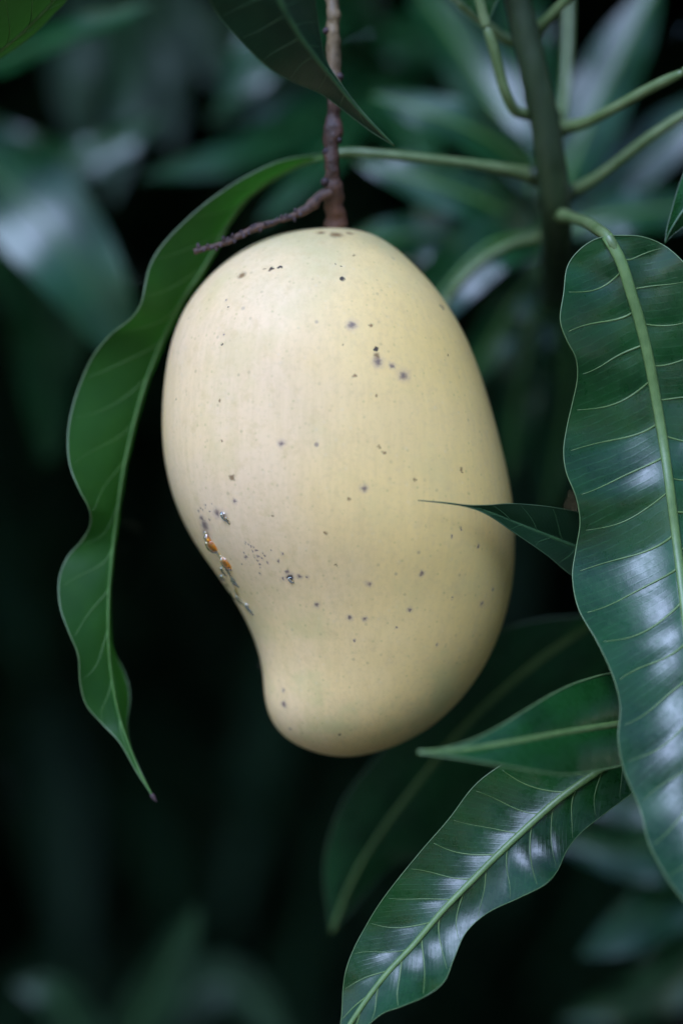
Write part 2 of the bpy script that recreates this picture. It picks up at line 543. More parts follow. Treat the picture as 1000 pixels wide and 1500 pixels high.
def mango_mat():
    g = NT('mango_skin')
    obj = g.pos(fruit_org)
    # slightly torn outline for every mark
    wn = g.n('TexNoise', i_Scale=900.0, i_Detail=3.0)
    g.l(obj, wn.inputs['Vector'])
    wv = g.n('VectorMath', operation='SUBTRACT'); g.l(wn.outputs['Color'], wv.inputs[0]); wv.inputs[1].default_value = (0.5, 0.5, 0.5)
    ws = g.n('VectorMath', operation='SCALE'); g.l(wv.outputs[0], ws.inputs[0]); ws.inputs['Scale'].default_value = 0.0016
    wa = g.n('VectorMath', operation='ADD'); g.l(obj, wa.inputs[0]); g.l(ws.outputs[0], wa.inputs[1])
    masks = {}
    for kind, lst in SPOTS.items():
        cur = None
        for (x, y, r) in lst:
            h, nn = on_fruit(x, y)
            if h is None:
                continue
            dn = g.n('VectorMath', operation='DISTANCE')
            g.l(wa.outputs[0], dn.inputs[0])
            dn.inputs[1].default_value = tuple(h)
            v = g.math('MULTIPLY', dn.outputs['Value'], 1.0 / (r * sr.uniform(0.95, 1.4) * kpx))
            cur = v if cur is None else g.math('MINIMUM', cur, v)
        masks[kind] = cur
    # body colour: pale ivory, yellower and greener in slow drifts, fine streaks running down the fruit
    mp = g.n('Mapping'); mp.inputs['Scale'].default_value = (1, 1, 0.13); g.l(obj, mp.inputs[0])
    streak = g.noise(mp.outputs[0], 520, 4, 0.6)
    big = g.noise(obj, 26, 3, 0.5)
    big2 = g.noise(obj, 47, 4, 0.6)
    mott = g.noise(obj, 240, 4, 0.62)
    c = g.mix(g.ramp(big, 0.33, 0.67), (0.765, 0.515, 0.255), (0.755, 0.52, 0.31))
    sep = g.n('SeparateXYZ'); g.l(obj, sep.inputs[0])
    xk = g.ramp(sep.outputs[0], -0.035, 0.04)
    c = g.mix(g.math('MULTIPLY', xk, 0.75), c, (0.705, 0.475, 0.130))     # yellower to the right: warm bounced light painted into the skin
    zlow = g.ramp(sep.outputs[2], ZC - 0.052, ZC - 0.010, 1.0, 0.0)
    gm = g.math('MULTIPLY', g.ramp(big2, 0.50, 0.72), zlow)
    c = g.mix(g.math('MULTIPLY', gm, 0.40), c, (0.36, 0.385, 0.15))
    ztop = g.ramp(sep.outputs[2], ZC + 0.045, ZC + 0.078)
    c = g.mix(g.math('MULTIPLY', g.math('MULTIPLY', ztop, g.ramp(big2, 0.3, 0.7, 0.25, 1.0)), 0.55), c, (0.40, 0.385, 0.20))
    c = g.mix(g.ramp(streak, 0.35, 0.70, 0.0, 0.16), c, (0.46, 0.30, 0.12))
    grain = g.noise(obj, 760, 3, 0.6)
    c = g.mix(g.ramp(grain, 0.45, 0.75, 0.0, 0.22), c, (0.50, 0.34, 0.17))
    c = g.mix(g.ramp(big2, 0.50, 0.70, 0.0, 0.30), c, (0.55, 0.42, 0.17))
    c = g.mix(g.ramp(mott, 0.52, 0.75, 0.0, 0.34), c, (0.56, 0.37, 0.16))
    # lenticels: two sizes of pin-prick
    for sc_, th_, dens, col, amt in ((330, 0.17, 0.5, (0.24, 0.16, 0.07), 0.35), (150, 0.10, 0.16, (0.12, 0.08, 0.09), 0.8), (520, 0.22, 0.6, (0.34, 0.27, 0.09), 0.35), (420, 0.22, 0.5, (0.62, 0.50, 0.36), 0.16)):
        vo = g.n('TexVoronoi', i_Scale=float(sc_))
        g.l(obj, vo.inputs['Vector'])
        sx = g.n('SeparateColor'); g.l(vo.outputs['Color'], sx.inputs[0])
        m = g.math('MULTIPLY', g.ramp(vo.outputs['Distance'], th_ * 0.4, th_ * 1.3, 1.0, 0.0), g.math('LESS_THAN', sx.outputs[0], dens))
        m = g.math('MULTIPLY', m, sx.outputs[1])
        c = g.mix(g.math('MULTIPLY', m, amt), c, col)
    pm = masks['purple']
    c = g.mix(g.ramp(pm, 0.35, 1.9, 0.35, 0.0), c, (0.28, 0.17, 0.17))
    c = g.mix(g.ramp(pm, 0.1, 1.05, 0.75, 0.0), c, (0.060, 0.036, 0.052))
    c = g.mix(g.ramp(masks['brown'], 0.2, 1.15, 0.85, 0.0), c, (0.16, 0.075, 0.025))
    c = g.mix(g.ramp(masks['black'], 0.45, 1.1, 0.95, 0.0), c, (0.022, 0.014, 0.012))
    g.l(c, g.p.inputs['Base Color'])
    g.p.inputs['Roughness'].default_value = 0.52
    g.p.inputs['IOR'].default_value = 1.38
    g.p.inputs['Subsurface Weight'].default_value = 0.25
    g.p.inputs['Subsurface Radius'].default_value = (1.0, 0.6, 0.25)
    g.p.inputs['Subsurface Scale'].default_value = 0.0025
    h = g.math('ADD', g.math('MULTIPLY', mott, 0.6), g.math('MULTIPLY', g.ramp(masks['black'], 0.3, 1.2, -1.0, 0.0), 1.2))
    g.bump(h, 0.25, 0.00025)
    return g.m

fruit = thing('mango_fruit', 'pale ivory-yellow mango with dark specks and a hooked tip hanging on its stalk', 'mango', fruit_org)
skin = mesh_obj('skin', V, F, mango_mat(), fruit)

# hardened sap weeping from the scar on the left side
def amber(name, col, rough=0.04, tr=0.9):
    g = NT(name)
    g.p.inputs['Base Color'].default_value = (*col, 1)
    g.p.inputs['Transmission Weight'].default_value = tr
    g.p.inputs['Roughness'].default_value = rough
    g.p.inputs['IOR'].default_value = 1.5
    g.p.inputs['Coat Weight'].default_value = 0.6
    return g.m
AMB = amber('sap_amber', (1.0, 0.42, 0.035))
GOLD = amber('sap_gold', (1.0, 0.76, 0.25))
CLR = amber('sap_clear', (0.95, 0.90, 0.78), 0.03, 1.0)
def sap(px, py, ra, rb, ang_deg, mat, hgt=0.6):
    h, nn = on_fruit(px, py)
    if h is None:
        return
    t = Vector((math.cos(R(ang_deg)), 0, -math.sin(R(ang_deg))))
    t = (t - nn * t.dot(nn)).normalized()
    s = nn.cross(t)
    V_, F_ = [], []
    nu, nvv = 14, 9
    sd_ = rng.random() * 9
    for i in range(nvv + 1):
        a = math.pi * i / nvv
        for j in range(nu):
            b = 2 * math.pi * j / nu
            wob = 1 + 0.16 * math.sin(3 * b + sd_ + a) + 0.09 * math.sin(5 * b - sd_)
            lx = math.cos(a) * ra * 1.3 * kpx * (1 + 0.12 * math.sin(sd_))
            rr_ = math.sin(a) * (0.75 + 0.35 * (i / nvv)) * wob
            V_.append(tuple(h + t * lx + s * (rr_ * math.cos(b) * rb * 1.5 * kpx) + nn * (rr_ * math.sin(b) * rb * 1.5 * kpx * hgt)))
    for i in range(nvv):
        for j in range(nu):
            k = (j + 1) % nu
            F_.append((i * nu + j, i * nu + k, (i + 1) * nu + k, (i + 1) * nu + j))
    mesh_obj('sap_drop', np.array(V_), F_, mat, fruit)
for a in ((306, 790, 7, 5, 55, AMB, 0.9), (311, 799, 9, 6, 50, AMB, 0.9), (321, 812, 8, 2.2, 55, GOLD), (332, 826, 9, 5, 60, AMB, 0.8), (328, 838, 8, 3, 95, CLR), (338, 842, 10, 2.6, 65, CLR),
          (345, 853, 7, 3, 60, CLR), (334, 866, 7, 6, 60, GOLD, 0.9), (342, 873, 7, 3, 60, GOLD), (350, 879, 6, 2.5, 60, CLR), (327, 846, 5, 4, 20, CLR), (364, 890, 6, 3.5, 60, CLR), (369, 897, 4, 2.5, 40, CLR),
          (427, 850, 5, 3.2, 60, CLR), (329, 757, 6, 4.5, 50, CLR), (334, 763, 4, 2.5, 60, CLR), (296, 817, 4, 3, 70, CLR)):
    sap(*a)
tr = [on_fruit(x, y) for x, y in ((301, 778), (305, 788), (311, 799), (319, 810), (326, 818), (333, 829), (337, 840), (341, 850), (345, 861), (350, 872), (358, 883), (366, 893))]
tube('sap_trail', crom([np.array(h + nn * 0.0001) for h, nn in tr if h is not None], 40), 0.00034 + 0.00016 * np.sin(np.arange(40) * 1.1) + 0.00010 * np.sin(np.arange(40) * 2.7), GOLD, fruit, 7)
# fine hair caught in the hollow above the tip
tube('fibre', crom([P(384, 980, MD), P(380, 977, MD - .0004), P(377, 974, MD)], 8), 0.00008, MAT['bark'], fruit, 5)

# ------------------------------------------------------------------ fruit stalk
def knobby(name, pts, rad, mat, parent, n=90, amp=0.12, seed=1, sides=14):
    c = crom([P(*q) for q in pts], n)
    t = np.linspace(0, 1, n)
    r = interp(rad, t)
    V_, F_ = tube_data(c, r, sides)
    rs = np.random.RandomState(seed)
    ax = np.repeat(c, sides, 0)
    d = V_ - ax
    f = np.zeros(len(V_))
    for q in range(16):
        dv = rs.normal(size=3) * rs.uniform(250, 1500)
        f += np.sin(V_ @ dv + rs.uniform(0, 6)) / 4
    V_ = ax + d * (1 + amp * f)[:, None]
    return mesh_obj(name, V_, F_, mat, parent)

def stalk_mat():
    g = NT('stalk_bark')
    tc = g.n('TexCoord')
    mp = g.n('Mapping'); mp.inputs['Scale'].default_value = (1, 1, 0.3); g.l(tc.outputs['Object'], mp.inputs[0])
    n1 = g.noise(mp.outputs[0], 260, 5, 0.65)
    n2 = g.noise(tc.outputs['Object'], 900, 3)
    n3 = g.noise(tc.outputs['Object'], 60, 2)
    c = g.mix(g.ramp(n1, 0.35, 0.65), (0.032, 0.012, 0.006), (0.095, 0.038, 0.020))
    sep = g.n('SeparateXYZ'); g.l(g.pos(P(491, 336, MD)), sep.inputs[0])
    up = g.ramp(sep.outputs[2], ZC + 0.108, ZC + 0.128)
    c = g.mix(g.math('MULTIPLY', up, 0.75), c, g.mix(g.ramp(n1, 0.3, 0.7), (0.10, 0.065, 0.028), (0.20, 0.135, 0.06)))
    low = g.ramp(sep.outputs[2], ZC + 0.079, ZC + 0.092, 1.0, 0.0)
    c = g.mix(g.math('MULTIPLY', low, 0.6), c, (0.13, 0.05, 0.026))
    c = g.mix(g.ramp(n2, 0.62, 0.72, 0, 0.8), c, (0.02, 0.012, 0.012))
    g.l(c, g.p.inputs['Base Color'])
    g.p.inputs['Roughness'].default_value = 0.6
    g.bump(g.math('ADD', n1, n2), 0.7, 0.0005)
    return g.m
SM = stalk_mat()
TW = plain_mat('dry_twig', (0.034, 0.014, 0.008), (0.10, 0.045, 0.026), 420, 0.65, 0.8, 0.0006)
BUD = plain_mat('dry_bud', (0.02, 0.012, 0.014), (0.06, 0.03, 0.03), 700, 0.7, 0.6, 0.0004)
SD = 0.016
stalk = thing('fruit_stalk', 'brown woody stalk from which the mango hangs', 'fruit stalk', P(491, 336, MD))
knobby('main_stem', [(470, -150, .03), (481, -60, .02), (487, 0, SD), (488, 70, SD), (489, 130, SD), (488, 190, SD), (485, 215, SD), (486, 250, SD), (489, 285, SD + .002), (491, 310, MD - .003), (491, 345, MD)],
       [(0, .0019), (.3, .0019), (.5, .0019), (.66, .0020), (.715, .0026), (.75, .0020), (.83, .0023), (.91, .0027), (.965, .0031), (1, .0033)], SM, stalk, n=150, amp=0.15, seed=4)
twig = knobby('side_twig', [(487, 280, SD), (470, 287, SD), (445, 308, SD - .001), (410, 323, SD - .002), (370, 336, SD - .002), (330, 355, SD - .002), (284, 369, SD - .002)],
              [(0, .0014), (.12, .0014), (.3, .0009), (.6, .00092), (.9, .0008), (1, .0007)], TW, stalk, n=90, amp=0.2, seed=9, sides=10)
cc = [P(491 + 15 * math.cos(a), 337.5 + 2.2 * math.sin(a * 3), MD + 15 * kpx * math.sin(a)) for a in np.linspace(0, 2 * math.pi, 40)]
tube('collar', np.array(cc), 0.0008 + 0.00035 * np.sin(np.arange(40) * 1.7), SM, stalk, 8)
tc_ = crom([P(*q) for q in [(445, 308, SD - .001), (410, 323, SD - .002), (370, 336, SD - .002), (330, 355, SD - .002), (284, 369, SD - .002)]], 60)
for i in range(26):
    q = tc_[int(2 + 57 * i / 26)]
    a = rng.uniform(0, 6.28)
    o = np.array((0.25 * math.cos(a), -abs(math.sin(a)) * 0.8, math.cos(a * 1.7 + i)))
    o /= np.linalg.norm(o)
    b0, b1 = q + o * 0.0005, q + o * rng.uniform(0.0012, 0.0022)
    tube('bud', crom([b0, 0.5 * (b0 + b1), b1], 6), np.array([0.0005, 0.0006, 0.0006, 0.0005, 0.0004, 0.0002]) * rng.uniform(0.7, 1.15), BUD, twig, 6)
for (x, y, dx, r) in ((478, 45, 0, .0011), (497, 112, .001, .0012), (478, 222, -.001, .0012), (496, 205, .001, .0010), (476, 266, 0, .0013)):
    p = P(x, y, SD - .0012)
    tube('bud_scar', crom([p + np.array((0, .0012, 0)), p, p + np.array((dx * .3, -.0010, 0))], 5), [r, r, r * .95, r * .7, r * .2], BUD, stalk, 8)

# ------------------------------------------------------------------ shoot with the thick green stem
shoot = thing('leafy_shoot', 'thick green stem right of the stalk carrying the long leaves beside the fruit', 'shoot', P(812, 420, .06))
st = knobby('stem', [(700, -200, .024), (735, -70, .028), (757, 0, .031), (778, 90, .034), (797, 180, .038), (808, 250, .042), (814, 320, .050), (815, 370, .072), (813, 410, .12), (808, 440, .20)],
            [(0, .0034), (.25, .0041), (.5, .0047), (.7, .0054), (.85, .0056), (1, .006)], MAT['stem'], shoot, n=120, amp=0.03, seed=3, sides=20)
# leaf scars / swellings at the joints
for (x, y, d, r) in ((790, 168, .043, .0030), (826, 188, .046, .0030), (838, 282, .050, .0032), (775, 255, .048, .0030), (818, 316, .050, .0032)):
    p = P(x, y, d)
    tube('node', crom([P(804 if y < 240 else 812, y + 4, .055), 0.5 * (p + P(806, y, .05)), p], 8), [r * 1.2, r * 1.15, r * 1.1, r, r * .95, r * .85, r * .8, r * .75], MAT['stem'], st, 10)

# the long hanging leaf at the left
build_leaf(shoot,
    L=[(474, 226, .036), (440, 230, .034), (400, 240, .032), (345, 268, .030), (293, 305, .028), (246, 350, .026), (222, 385, .024), (213, 418, .021), (207, 445, .020), (192, 467, .021), (163, 490, .023), (138, 520, .024),
       (119, 560, .024), (106, 600, .022), (100, 640, .019), (103, 682, .016), (117, 718, .014), (131, 745, .015), (133, 768, .019), (120, 793, .022), (99, 817, .022), (87, 850, .019), (89, 890, .016), (101, 925, .014), (115, 960, .014),
       (118, 1000, .015), (127, 1033, .016), (150, 1060, .016), (176, 1088, .014), (200, 1130, .013), (226, 1170, .012)],
    M=[(474, 230, .036), (440, 240, .038), (402, 260, .040), (372, 280, .040), (350, 302, .040), (328, 335, .040), (298, 392, .038), (262, 446, .036), (230, 515, .034), (208, 575, .032), (192, 635, .030), (180, 690, .028), (171, 750, .026),
       (164, 810, .024), (159, 870, .022), (158, 920, .020), (160, 965, .019), (166, 1010, .018), (174, 1048, .017), (186, 1085, .015), (204, 1130, .013), (226, 1170, .012)],
    Rr=[(474, 232, .037), (440, 239, .044), (402, 256, .052), (360, 280, .058), (330, 318, .062), (300, 372, .064), (262, 430, .064), (225, 505, .062), (202, 570, .060), (184, 640, .058), (170, 700, .055), (160, 760, .052), (152, 830, .048),
        (152, 890, .044), (160, 940, .038), (182, 985, .033), (190, 1020, .030), (186, 1060, .026), (190, 1090, .020), (206, 1130, .015), (226, 1170, .012)],
    mat=MAT['leaf_left'], vmat=MAT['vein_left'], mmat=MAT['margin'], n=190, nv=17, reach=0.085, quilt=0.0003, bulge=0.05, mid_r=(.0011, .0004), vein_r=.00022, margin=.00022, vside=(True, False),
    petiole=[(800, 262, .054), (775, 256, .050), (740, 248, .046), (690, 240, .042), (620, 232, .038), (560, 226, .036), (510, 223, .036), (474, 228, .036)], pet_r=(.0026, .0014),
    label='long wavy leaf hanging down left of the fruit')
# its dried tip
tube('tip', crom([P(222, 1163, .012), P(226, 1170, .012), P(230, 1175, .012)], 6), [.0006, .0007, .0007, .0006, .0004, .0002], BUD, shoot.children[-1], 6)

# the large leaf at the right edge
build_leaf(shoot,
    L=[(888, 346, -0.0004), (868, 352, -0.0007), (846, 368, -0.0015), (830, 392, -0.0021), (825, 430, -0.0049), (820, 468, -0.0065), (829, 497, -0.0058), (843, 525, -0.0043), (845, 555, -0.0028), (838, 590, -0.0021), (830, 625, -0.0020), (825, 660, -0.0032), (829, 692, -0.0045), (843, 728, -0.0051), (849, 765, -0.0045), (843, 805, -0.0046), (838, 845, -0.0069), (847, 892, -0.0116), (874, 940, -0.0168), (897, 990, -0.0198), (908, 1035, -0.0222), (905, 1082, -0.0256), (914, 1130, -0.0276), (937, 1185, -0.0304), (950, 1235, -0.0362), (974, 1282, -0.0420), (1003, 1322, -0.0446), (1050, 1375, -0.0488), (1110, 1430, -0.0531)],
    M=[(888, 346, -0.0002), (908, 382, -0.0010), (922, 425, -0.0008), (937, 475, -0.0001), (950, 530, 0.0007), (961, 590, 0.0015), (971, 650, 0.0006), (980, 715, -0.0028), (989, 785, -0.0045), (998, 860, -0.0094), (1007, 940, -0.0167), (1016, 1020, -0.0211), (1026, 1100, -0.0280), (1040, 1190, -0.0332), (1060, 1290, -0.0428), (1110, 1430, -0.0531)],
    Rr=[(888, 346, -0.0005), (905, 345, -0.0004), (940, 347, -0.0006), (972, 360, -0.0010), (1000, 384, -0.0039), (1035, 425, -0.0054), (1062, 480, -0.0046), (1085, 560, -0.0029), (1102, 650, -0.0023), (1118, 750, -0.0063), (1130, 850, -0.0119), (1140, 950, -0.0217), (1148, 1050, -0.0283), (1152, 1150, -0.0348), (1150, 1250, -0.0412), (1140, 1340, -0.0465), (1110, 1430, -0.0531)],
    mat=MAT['leaf_right'], vmat=MAT['vein'], mmat=MAT['margin'], n=190, k=18, nv=20, reach=0.06, quilt=0.00045, bulge=-0.11, mid_r=(.0016, .0007), vein_r=.00032, margin=.00017,
    petiole=[(806, 308, .055), (818, 314, .047), (836, 319, .035), (858, 326, .020), (876, 337, .007), (890, 348, .0000), (904, 374, -.0006)], pet_r=(.0030, .0016),
    label='large glossy leaf running down the right edge')

# leaves of the same shoot that leave the frame: only stalks and blade bases in view
def stalk_leaf(pet, L, M, Rr, lab, mat='leaf_back', pr=(.0026, .0015)):
    build_leaf(shoot, L, M, Rr, MAT[mat], MAT['petiole'], MAT['margin_dark'], n=60, k=6, veins=False, margin=.00022, mid_r=(.0014, .0004), petiole=pet, pet_r=pr, label=lab)
stalk_leaf([(800, 172, .048), (775, 168, .040), (755, 163, .034), (742, 140, .030), (732, 110, .028), (722, 70, .026), (712, 38, .025)],
           [(712, 40, .025), (690, 15, .024), (655, -25, .022), (640, -120, .01), (650, -260, .0)], [(712, 40, .025), (704, 10, .024), (695, -30, .022), (680, -130, .01), (650, -260, .0)],
           [(712, 40, .025), (722, 12, .024), (735, -25, .022), (728, -120, .01), (650, -260, .0)], 'leaf base leaving the frame above the stem', 'leaf_front')
stalk_leaf([(775, 62, .046), (742, 58, .044), (718, 42, .042), (690, 18, .040), (668, 0, .038)],
           [(668, 0, .038), (630, -20, .036), (560, -90, .03), (480, -200, .03)], [(668, 0, .038), (640, -35, .036), (575, -110, .03), (480, -200, .03)], [(668, 0, .038), (650, -60, .036), (600, -140, .03), (480, -200, .03)], 'leaf leaving the frame left of the stem')
stalk_leaf([(778, 50, .044), (790, 40, .040), (808, 22, .036), (830, -2, .032), (850, -25, .030)],
           [(850, -25, .03), (860, -70, .03), (920, -150, .02), (1000, -230, .02)], [(850, -25, .03), (880, -60, .03), (940, -130, .02), (1000, -230, .02)], [(850, -25, .03), (900, -50, .03), (980, -130, .02), (1000, -230, .02)], 'leaf leaving the frame at the top right')
stalk_leaf([(806, 190, .050), (828, 187, .044), (860, 178, .038), (900, 158, .030), (950, 130, .022), (1000, 106, .014)],
           [(1000, 106, .014), (1030, 70, .012), (1120, 20, .0), (1250, 0, -.01)], [(1000, 106, .014), (1040, 90, .012), (1130, 60, .0), (1250, 0, -.01)], [(1000, 106, .014), (1050, 110, .012), (1140, 95, .0), (1250, 0, -.01)], 'leaf leaving the frame on the right, its stalk level with the dark leaf tip')
stalk_leaf([(812, 290, .056), (838, 280, .052), (870, 262, .048), (910, 232, .044), (955, 198, .040), (1010, 162, .036)],
           [(1010, 162, .036), (1040, 120, .03), (1120, 80, .03), (1260, 60, .03)], [(1010, 162, .036), (1050, 140, .03), (1130, 110, .03), (1260, 60, .03)], [(1010, 162, .036), (1060, 160, .03), (1150, 140, .03), (1260, 60, .03)], 'leaf leaving the frame on the right, lower stalk')
stalk_leaf([(812, 200, .070), (822, 170, .080), (828, 120, .086), (831, 60, .090), (832, 0, .094), (833, -40, .096)],
           [(833, -40, .096), (800, -90, .1), (790, -180, .1), (830, -320, .1)], [(833, -40, .096), (833, -100, .1), (832, -200, .1), (830, -320, .1)], [(833, -40, .096), (866, -90, .1), (874, -180, .1), (830, -320, .1)], 'leaf rising behind the stem on a thin upright stalk', pr=(.0020, .0014))

stalk_leaf([(812, 342, .062), (785, 348, .066), (750, 358, .070), (712, 378, .072), (680, 405, .072), (655, 438, .072)],
           [(655, 438, .072), (600, 480, .074), (560, 570, .08), (570, 760, .09)], [(655, 438, .072), (628, 490, .072), (600, 580, .078), (570, 760, .09)], [(655, 438, .072), (665, 500, .072), (645, 600, .078), (570, 760, .09)], 'leaf hidden behind the fruit on a curved blurred stalk')

# ------------------------------------------------------------------ lower right sprig
sprig = thing('leafy_sprig', 'sprig at the lower right with the sharp glossy leaf and the blurred leaf tip', 'sprig', P(1090, 1000, .02))
tube('stem', crom([P(1180, 700, .03), P(1120, 860, .03), P(1085, 1000, .02), P(1075, 1090, .015)], 30), np.linspace(.005, .0035, 30), MAT['stem'], sprig, 14)
build_leaf(sprig,   # the sharp leaf
    L=[(965, 1068, .012), (900, 1070, .008), (830, 1080, .004), (765, 1103, .000), (720, 1130, -.001), (690, 1156, -.002), (657, 1200, -.003), (617, 1246, -.004), (577, 1295, -.005), (553, 1328, -.005), (535, 1358, -.005), (519, 1388, -.006), (507, 1420, -.007),
       (502, 1452, -.007), (500, 1490, -.008), (492, 1530, -.009), (470, 1575, -.010)],
    M=[(965, 1068, .012), (925, 1096, .007), (885, 1123, .003), (824, 1166, -.001), (780, 1204, -.003), (727, 1254, -.005), (690, 1291, -.006), (648, 1334, -.007), (604, 1386, -.008), (560, 1434, -.009), (515, 1497, -.010), (470, 1575, -.010)],
    Rr=[(965, 1068, .012), (955, 1110, .006), (934, 1152, .001), (890, 1188, -.001), (852, 1218, -.003), (830, 1245, -.006), (816, 1275, -.010), (797, 1296, -.013), (758, 1316, -.010), (714, 1337, -.008), (682, 1366, -.009), (664, 1405, -.012), (650, 1438, -.016),
        (623, 1459, -.018), (586, 1475, -.015), (558, 1486, -.013), (525, 1515, -.011), (495, 1545, -.011), (470, 1575, -.010)],
    mat=MAT['leaf_front'], vmat=MAT['vein'], mmat=MAT['margin'], n=190, k=20, nv=16, reach=0.10, quilt=0.0003, bulge=-0.09, mid_r=(.0011, .0006), vein_r=.00020, margin=.00013,
    petiole=[(1080, 1050, .016), (1050, 1045, .015), (1005, 1048, .014), (965, 1068, .012), (945, 1082, .009)], pet_r=(.0026, .0014), label='sharp glossy leaf at the bottom right')
build_leaf(sprig,   # the blurred leaf whose tip points left
    L=[(1000, 1030, .004), (960, 992, .000), (905, 985, -.006), (850, 998, -.017), (810, 1016, -.026), (770, 1040, -.034), (730, 1065, -.040), (690, 1085, -.045), (650, 1097, -.048), (612, 1103, -.050)],
    M=[(1000, 1045, .004), (940, 1056, -.004), (900, 1062, -.012), (830, 1073, -.028), (760, 1086, -.040), (690, 1098, -.046), (650, 1101, -.048), (612, 1103, -.050)],
    Rr=[(1000, 1060, .004), (960, 1102, -.004), (915, 1120, -.014), (880, 1128, -.022), (832, 1135, -.034), (790, 1131, -.042), (730, 1121, -.048), (680, 1112, -.050), (645, 1107, -.050), (612, 1103, -.050)],
    mat=MAT['leaf_front'], vmat=MAT['vein'], mmat=MAT['margin'], n=90, k=10, nv=11, veins=False, bulge=0.08, mid_r=(.0012, .0006), margin=.0003,
    petiole=[(1085, 1010, .018), (1060, 1020, .014), (1030, 1035, .008), (1000, 1045, .004)], pet_r=(.0026, .0014), label='out-of-focus leaf whose tip points left under the fruit')
build_leaf(sprig,   # the leaf whose tip crosses the fruit
    L=[(1010, 835, .034), (960, 795, .026), (905, 765, .016), (845, 750, .006), (800, 742, .000), (750, 738, -.005), (715, 740, -.009), (685, 740, -.0115), (650, 736, -.0135), (612, 733, -.0150)],
    M=[(1010, 840, .034), (960, 834, .028), (905, 822, .018), (845, 802, .009), (800, 784, .003), (750, 764, -.003), (715, 750, -.008), (685, 741.5, -.011), (650, 736.5, -.0134), (612, 733, -.0150)],
    Rr=[(1010, 850, .034), (960, 880, .026), (905, 882, .015), (840, 845, .006), (800, 813, .000), (755, 782, -.006), (715, 755, -.010), (685, 743, -.0115), (650, 737, -.0135), (612, 733, -.0150)],
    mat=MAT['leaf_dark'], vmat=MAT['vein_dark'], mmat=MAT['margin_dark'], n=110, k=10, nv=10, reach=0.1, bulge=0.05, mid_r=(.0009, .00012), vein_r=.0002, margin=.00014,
    petiole=[(1090, 960, .022), (1075, 890, .030), (1040, 850, .032), (1010, 840, .030)], pet_r=(.0026, .0012), label='dark pointed leaf whose thin tip crosses the fruit')
build_leaf(sprig,   # broad leaf in the shade behind the fruit's lower right
    L=[(905, 880, .070), (860, 900, .062), (790, 908, .060), (725, 930, .060), (655, 1005, .064), (575, 1085, .068), (505, 1170, .072), (476, 1260, .076), (480, 1330, .079), (486, 1365, .08)],
    M=[(905, 880, .070), (860, 915, .068), (780, 972, .070), (700, 1042, .072), (640, 1110, .074), (560, 1215, .077), (515, 1290, .079), (486, 1365, .08)],
    Rr=[(905, 880, .070), (900, 960, .078), (850, 1020, .086), (770, 1085, .090), (700, 1150, .090), (650, 1225, .088), (615, 1255, .088), (570, 1270, .088), (530, 1315, .084), (486, 1365, .08)],
    mat=MAT['leaf_back'], vmat=MAT['vein'], mmat=MAT['margin_dark'], n=90, k=8, veins=False, bulge=0.08, mid_r=(.0014, .0007), margin=.0002,
    petiole=[(1095, 930, .028), (1040, 880, .05), (960, 865, .065), (905, 880, .07)], pet_r=(.0026, .0013), label='broad shaded leaf behind the lower right of the fruit')

# ------------------------------------------------------------------ leaves reaching in from above
top = thing('overhanging_leaf', 'dark leaf hanging from above with its tip crossing the stalk', 'leaf', P(372, -125, -.004))
build_leaf(top,
    L=[(372, -125, -.045), (335, -90, -.040), (312, -45, -.034), (308, -5, -.029), (322, 25, -.025), (350, 57, -.022), (388, 94, -.018), (428, 119, -.014), (468, 136, -.011), (500, 159, -.010), (540, 190, -.009), (578, 214, -.008)],
    M=[(372, -125, -.045), (392, -60, -.040), (410, 0, -.035), (435, 46, -.029), (460, 82, -.024), (486, 114, -.019), (524, 160, -.013), (578, 214, -.008)],
    Rr=[(372, -125, -.045), (425, -95, -.036), (452, -45, -.028), (461, 0, -.022), (467, 40, -.017), (476, 86, -.013), (500, 124, -.011), (532, 165, -.009), (578, 214, -.008)],
    mat=MAT['leaf_dark'], vmat=MAT['vein_dark'], mmat=MAT['margin_dark'], name='blade', n=110, k=12, nv=11, bulge=-0.05, mid_r=(.0010, .00025), vein_r=.00018, margin=.00020,
    petiole=[(340, -210, -.04), (355, -170, -.043), (372, -125, -.045)], pet_r=(.0026, .0012))
corner = thing('corner_leaf', 'green leaf cut off by the top left corner', 'leaf', P(-260, 190, .0))
build_leaf(corner,
    L=[(-260, 215, .0), (-180, 205, .010), (-100, 160, .014), (-40, 116, .015), (0, 86, .015), (30, 66, .014), (56, 45, .012), (78, 22, .010), (102, -4, .007), (135, -60, .002), (170, -130, .0)],
    M=[(-260, 215, .0), (-170, 180, .004), (-90, 130, .005), (-40, 100, .006), (0, 74, .006), (40, 40, .005), (82, -4, .003), (130, -70, .0), (170, -130, .0)],
    Rr=[(-260, 215, .0), (-200, 120, -.015), (-130, 50, -.022), (-70, 15, -.024), (-30, -10, -.024), (10, -40, -.022), (50, -75, -.018), (110, -110, -.008), (170, -130, .0)],
    mat=MAT['leaf_under'], vmat=MAT['vein_left'], mmat=MAT['margin_dark'], name='blade', n=90, k=10, nv=12, bulge=0.05, mid_r=(.0010, .0004), vein_r=.0002, margin=.0002,
    petiole=[(-360, 235, .01), (-310, 230, .005), (-260, 215, .0)], pet_r=(.0026, .0012))
edge = thing('drooping_leaf', 'small dark leaf tip drooping at the right edge above the large leaf', 'leaf', P(1080, 200, .01))
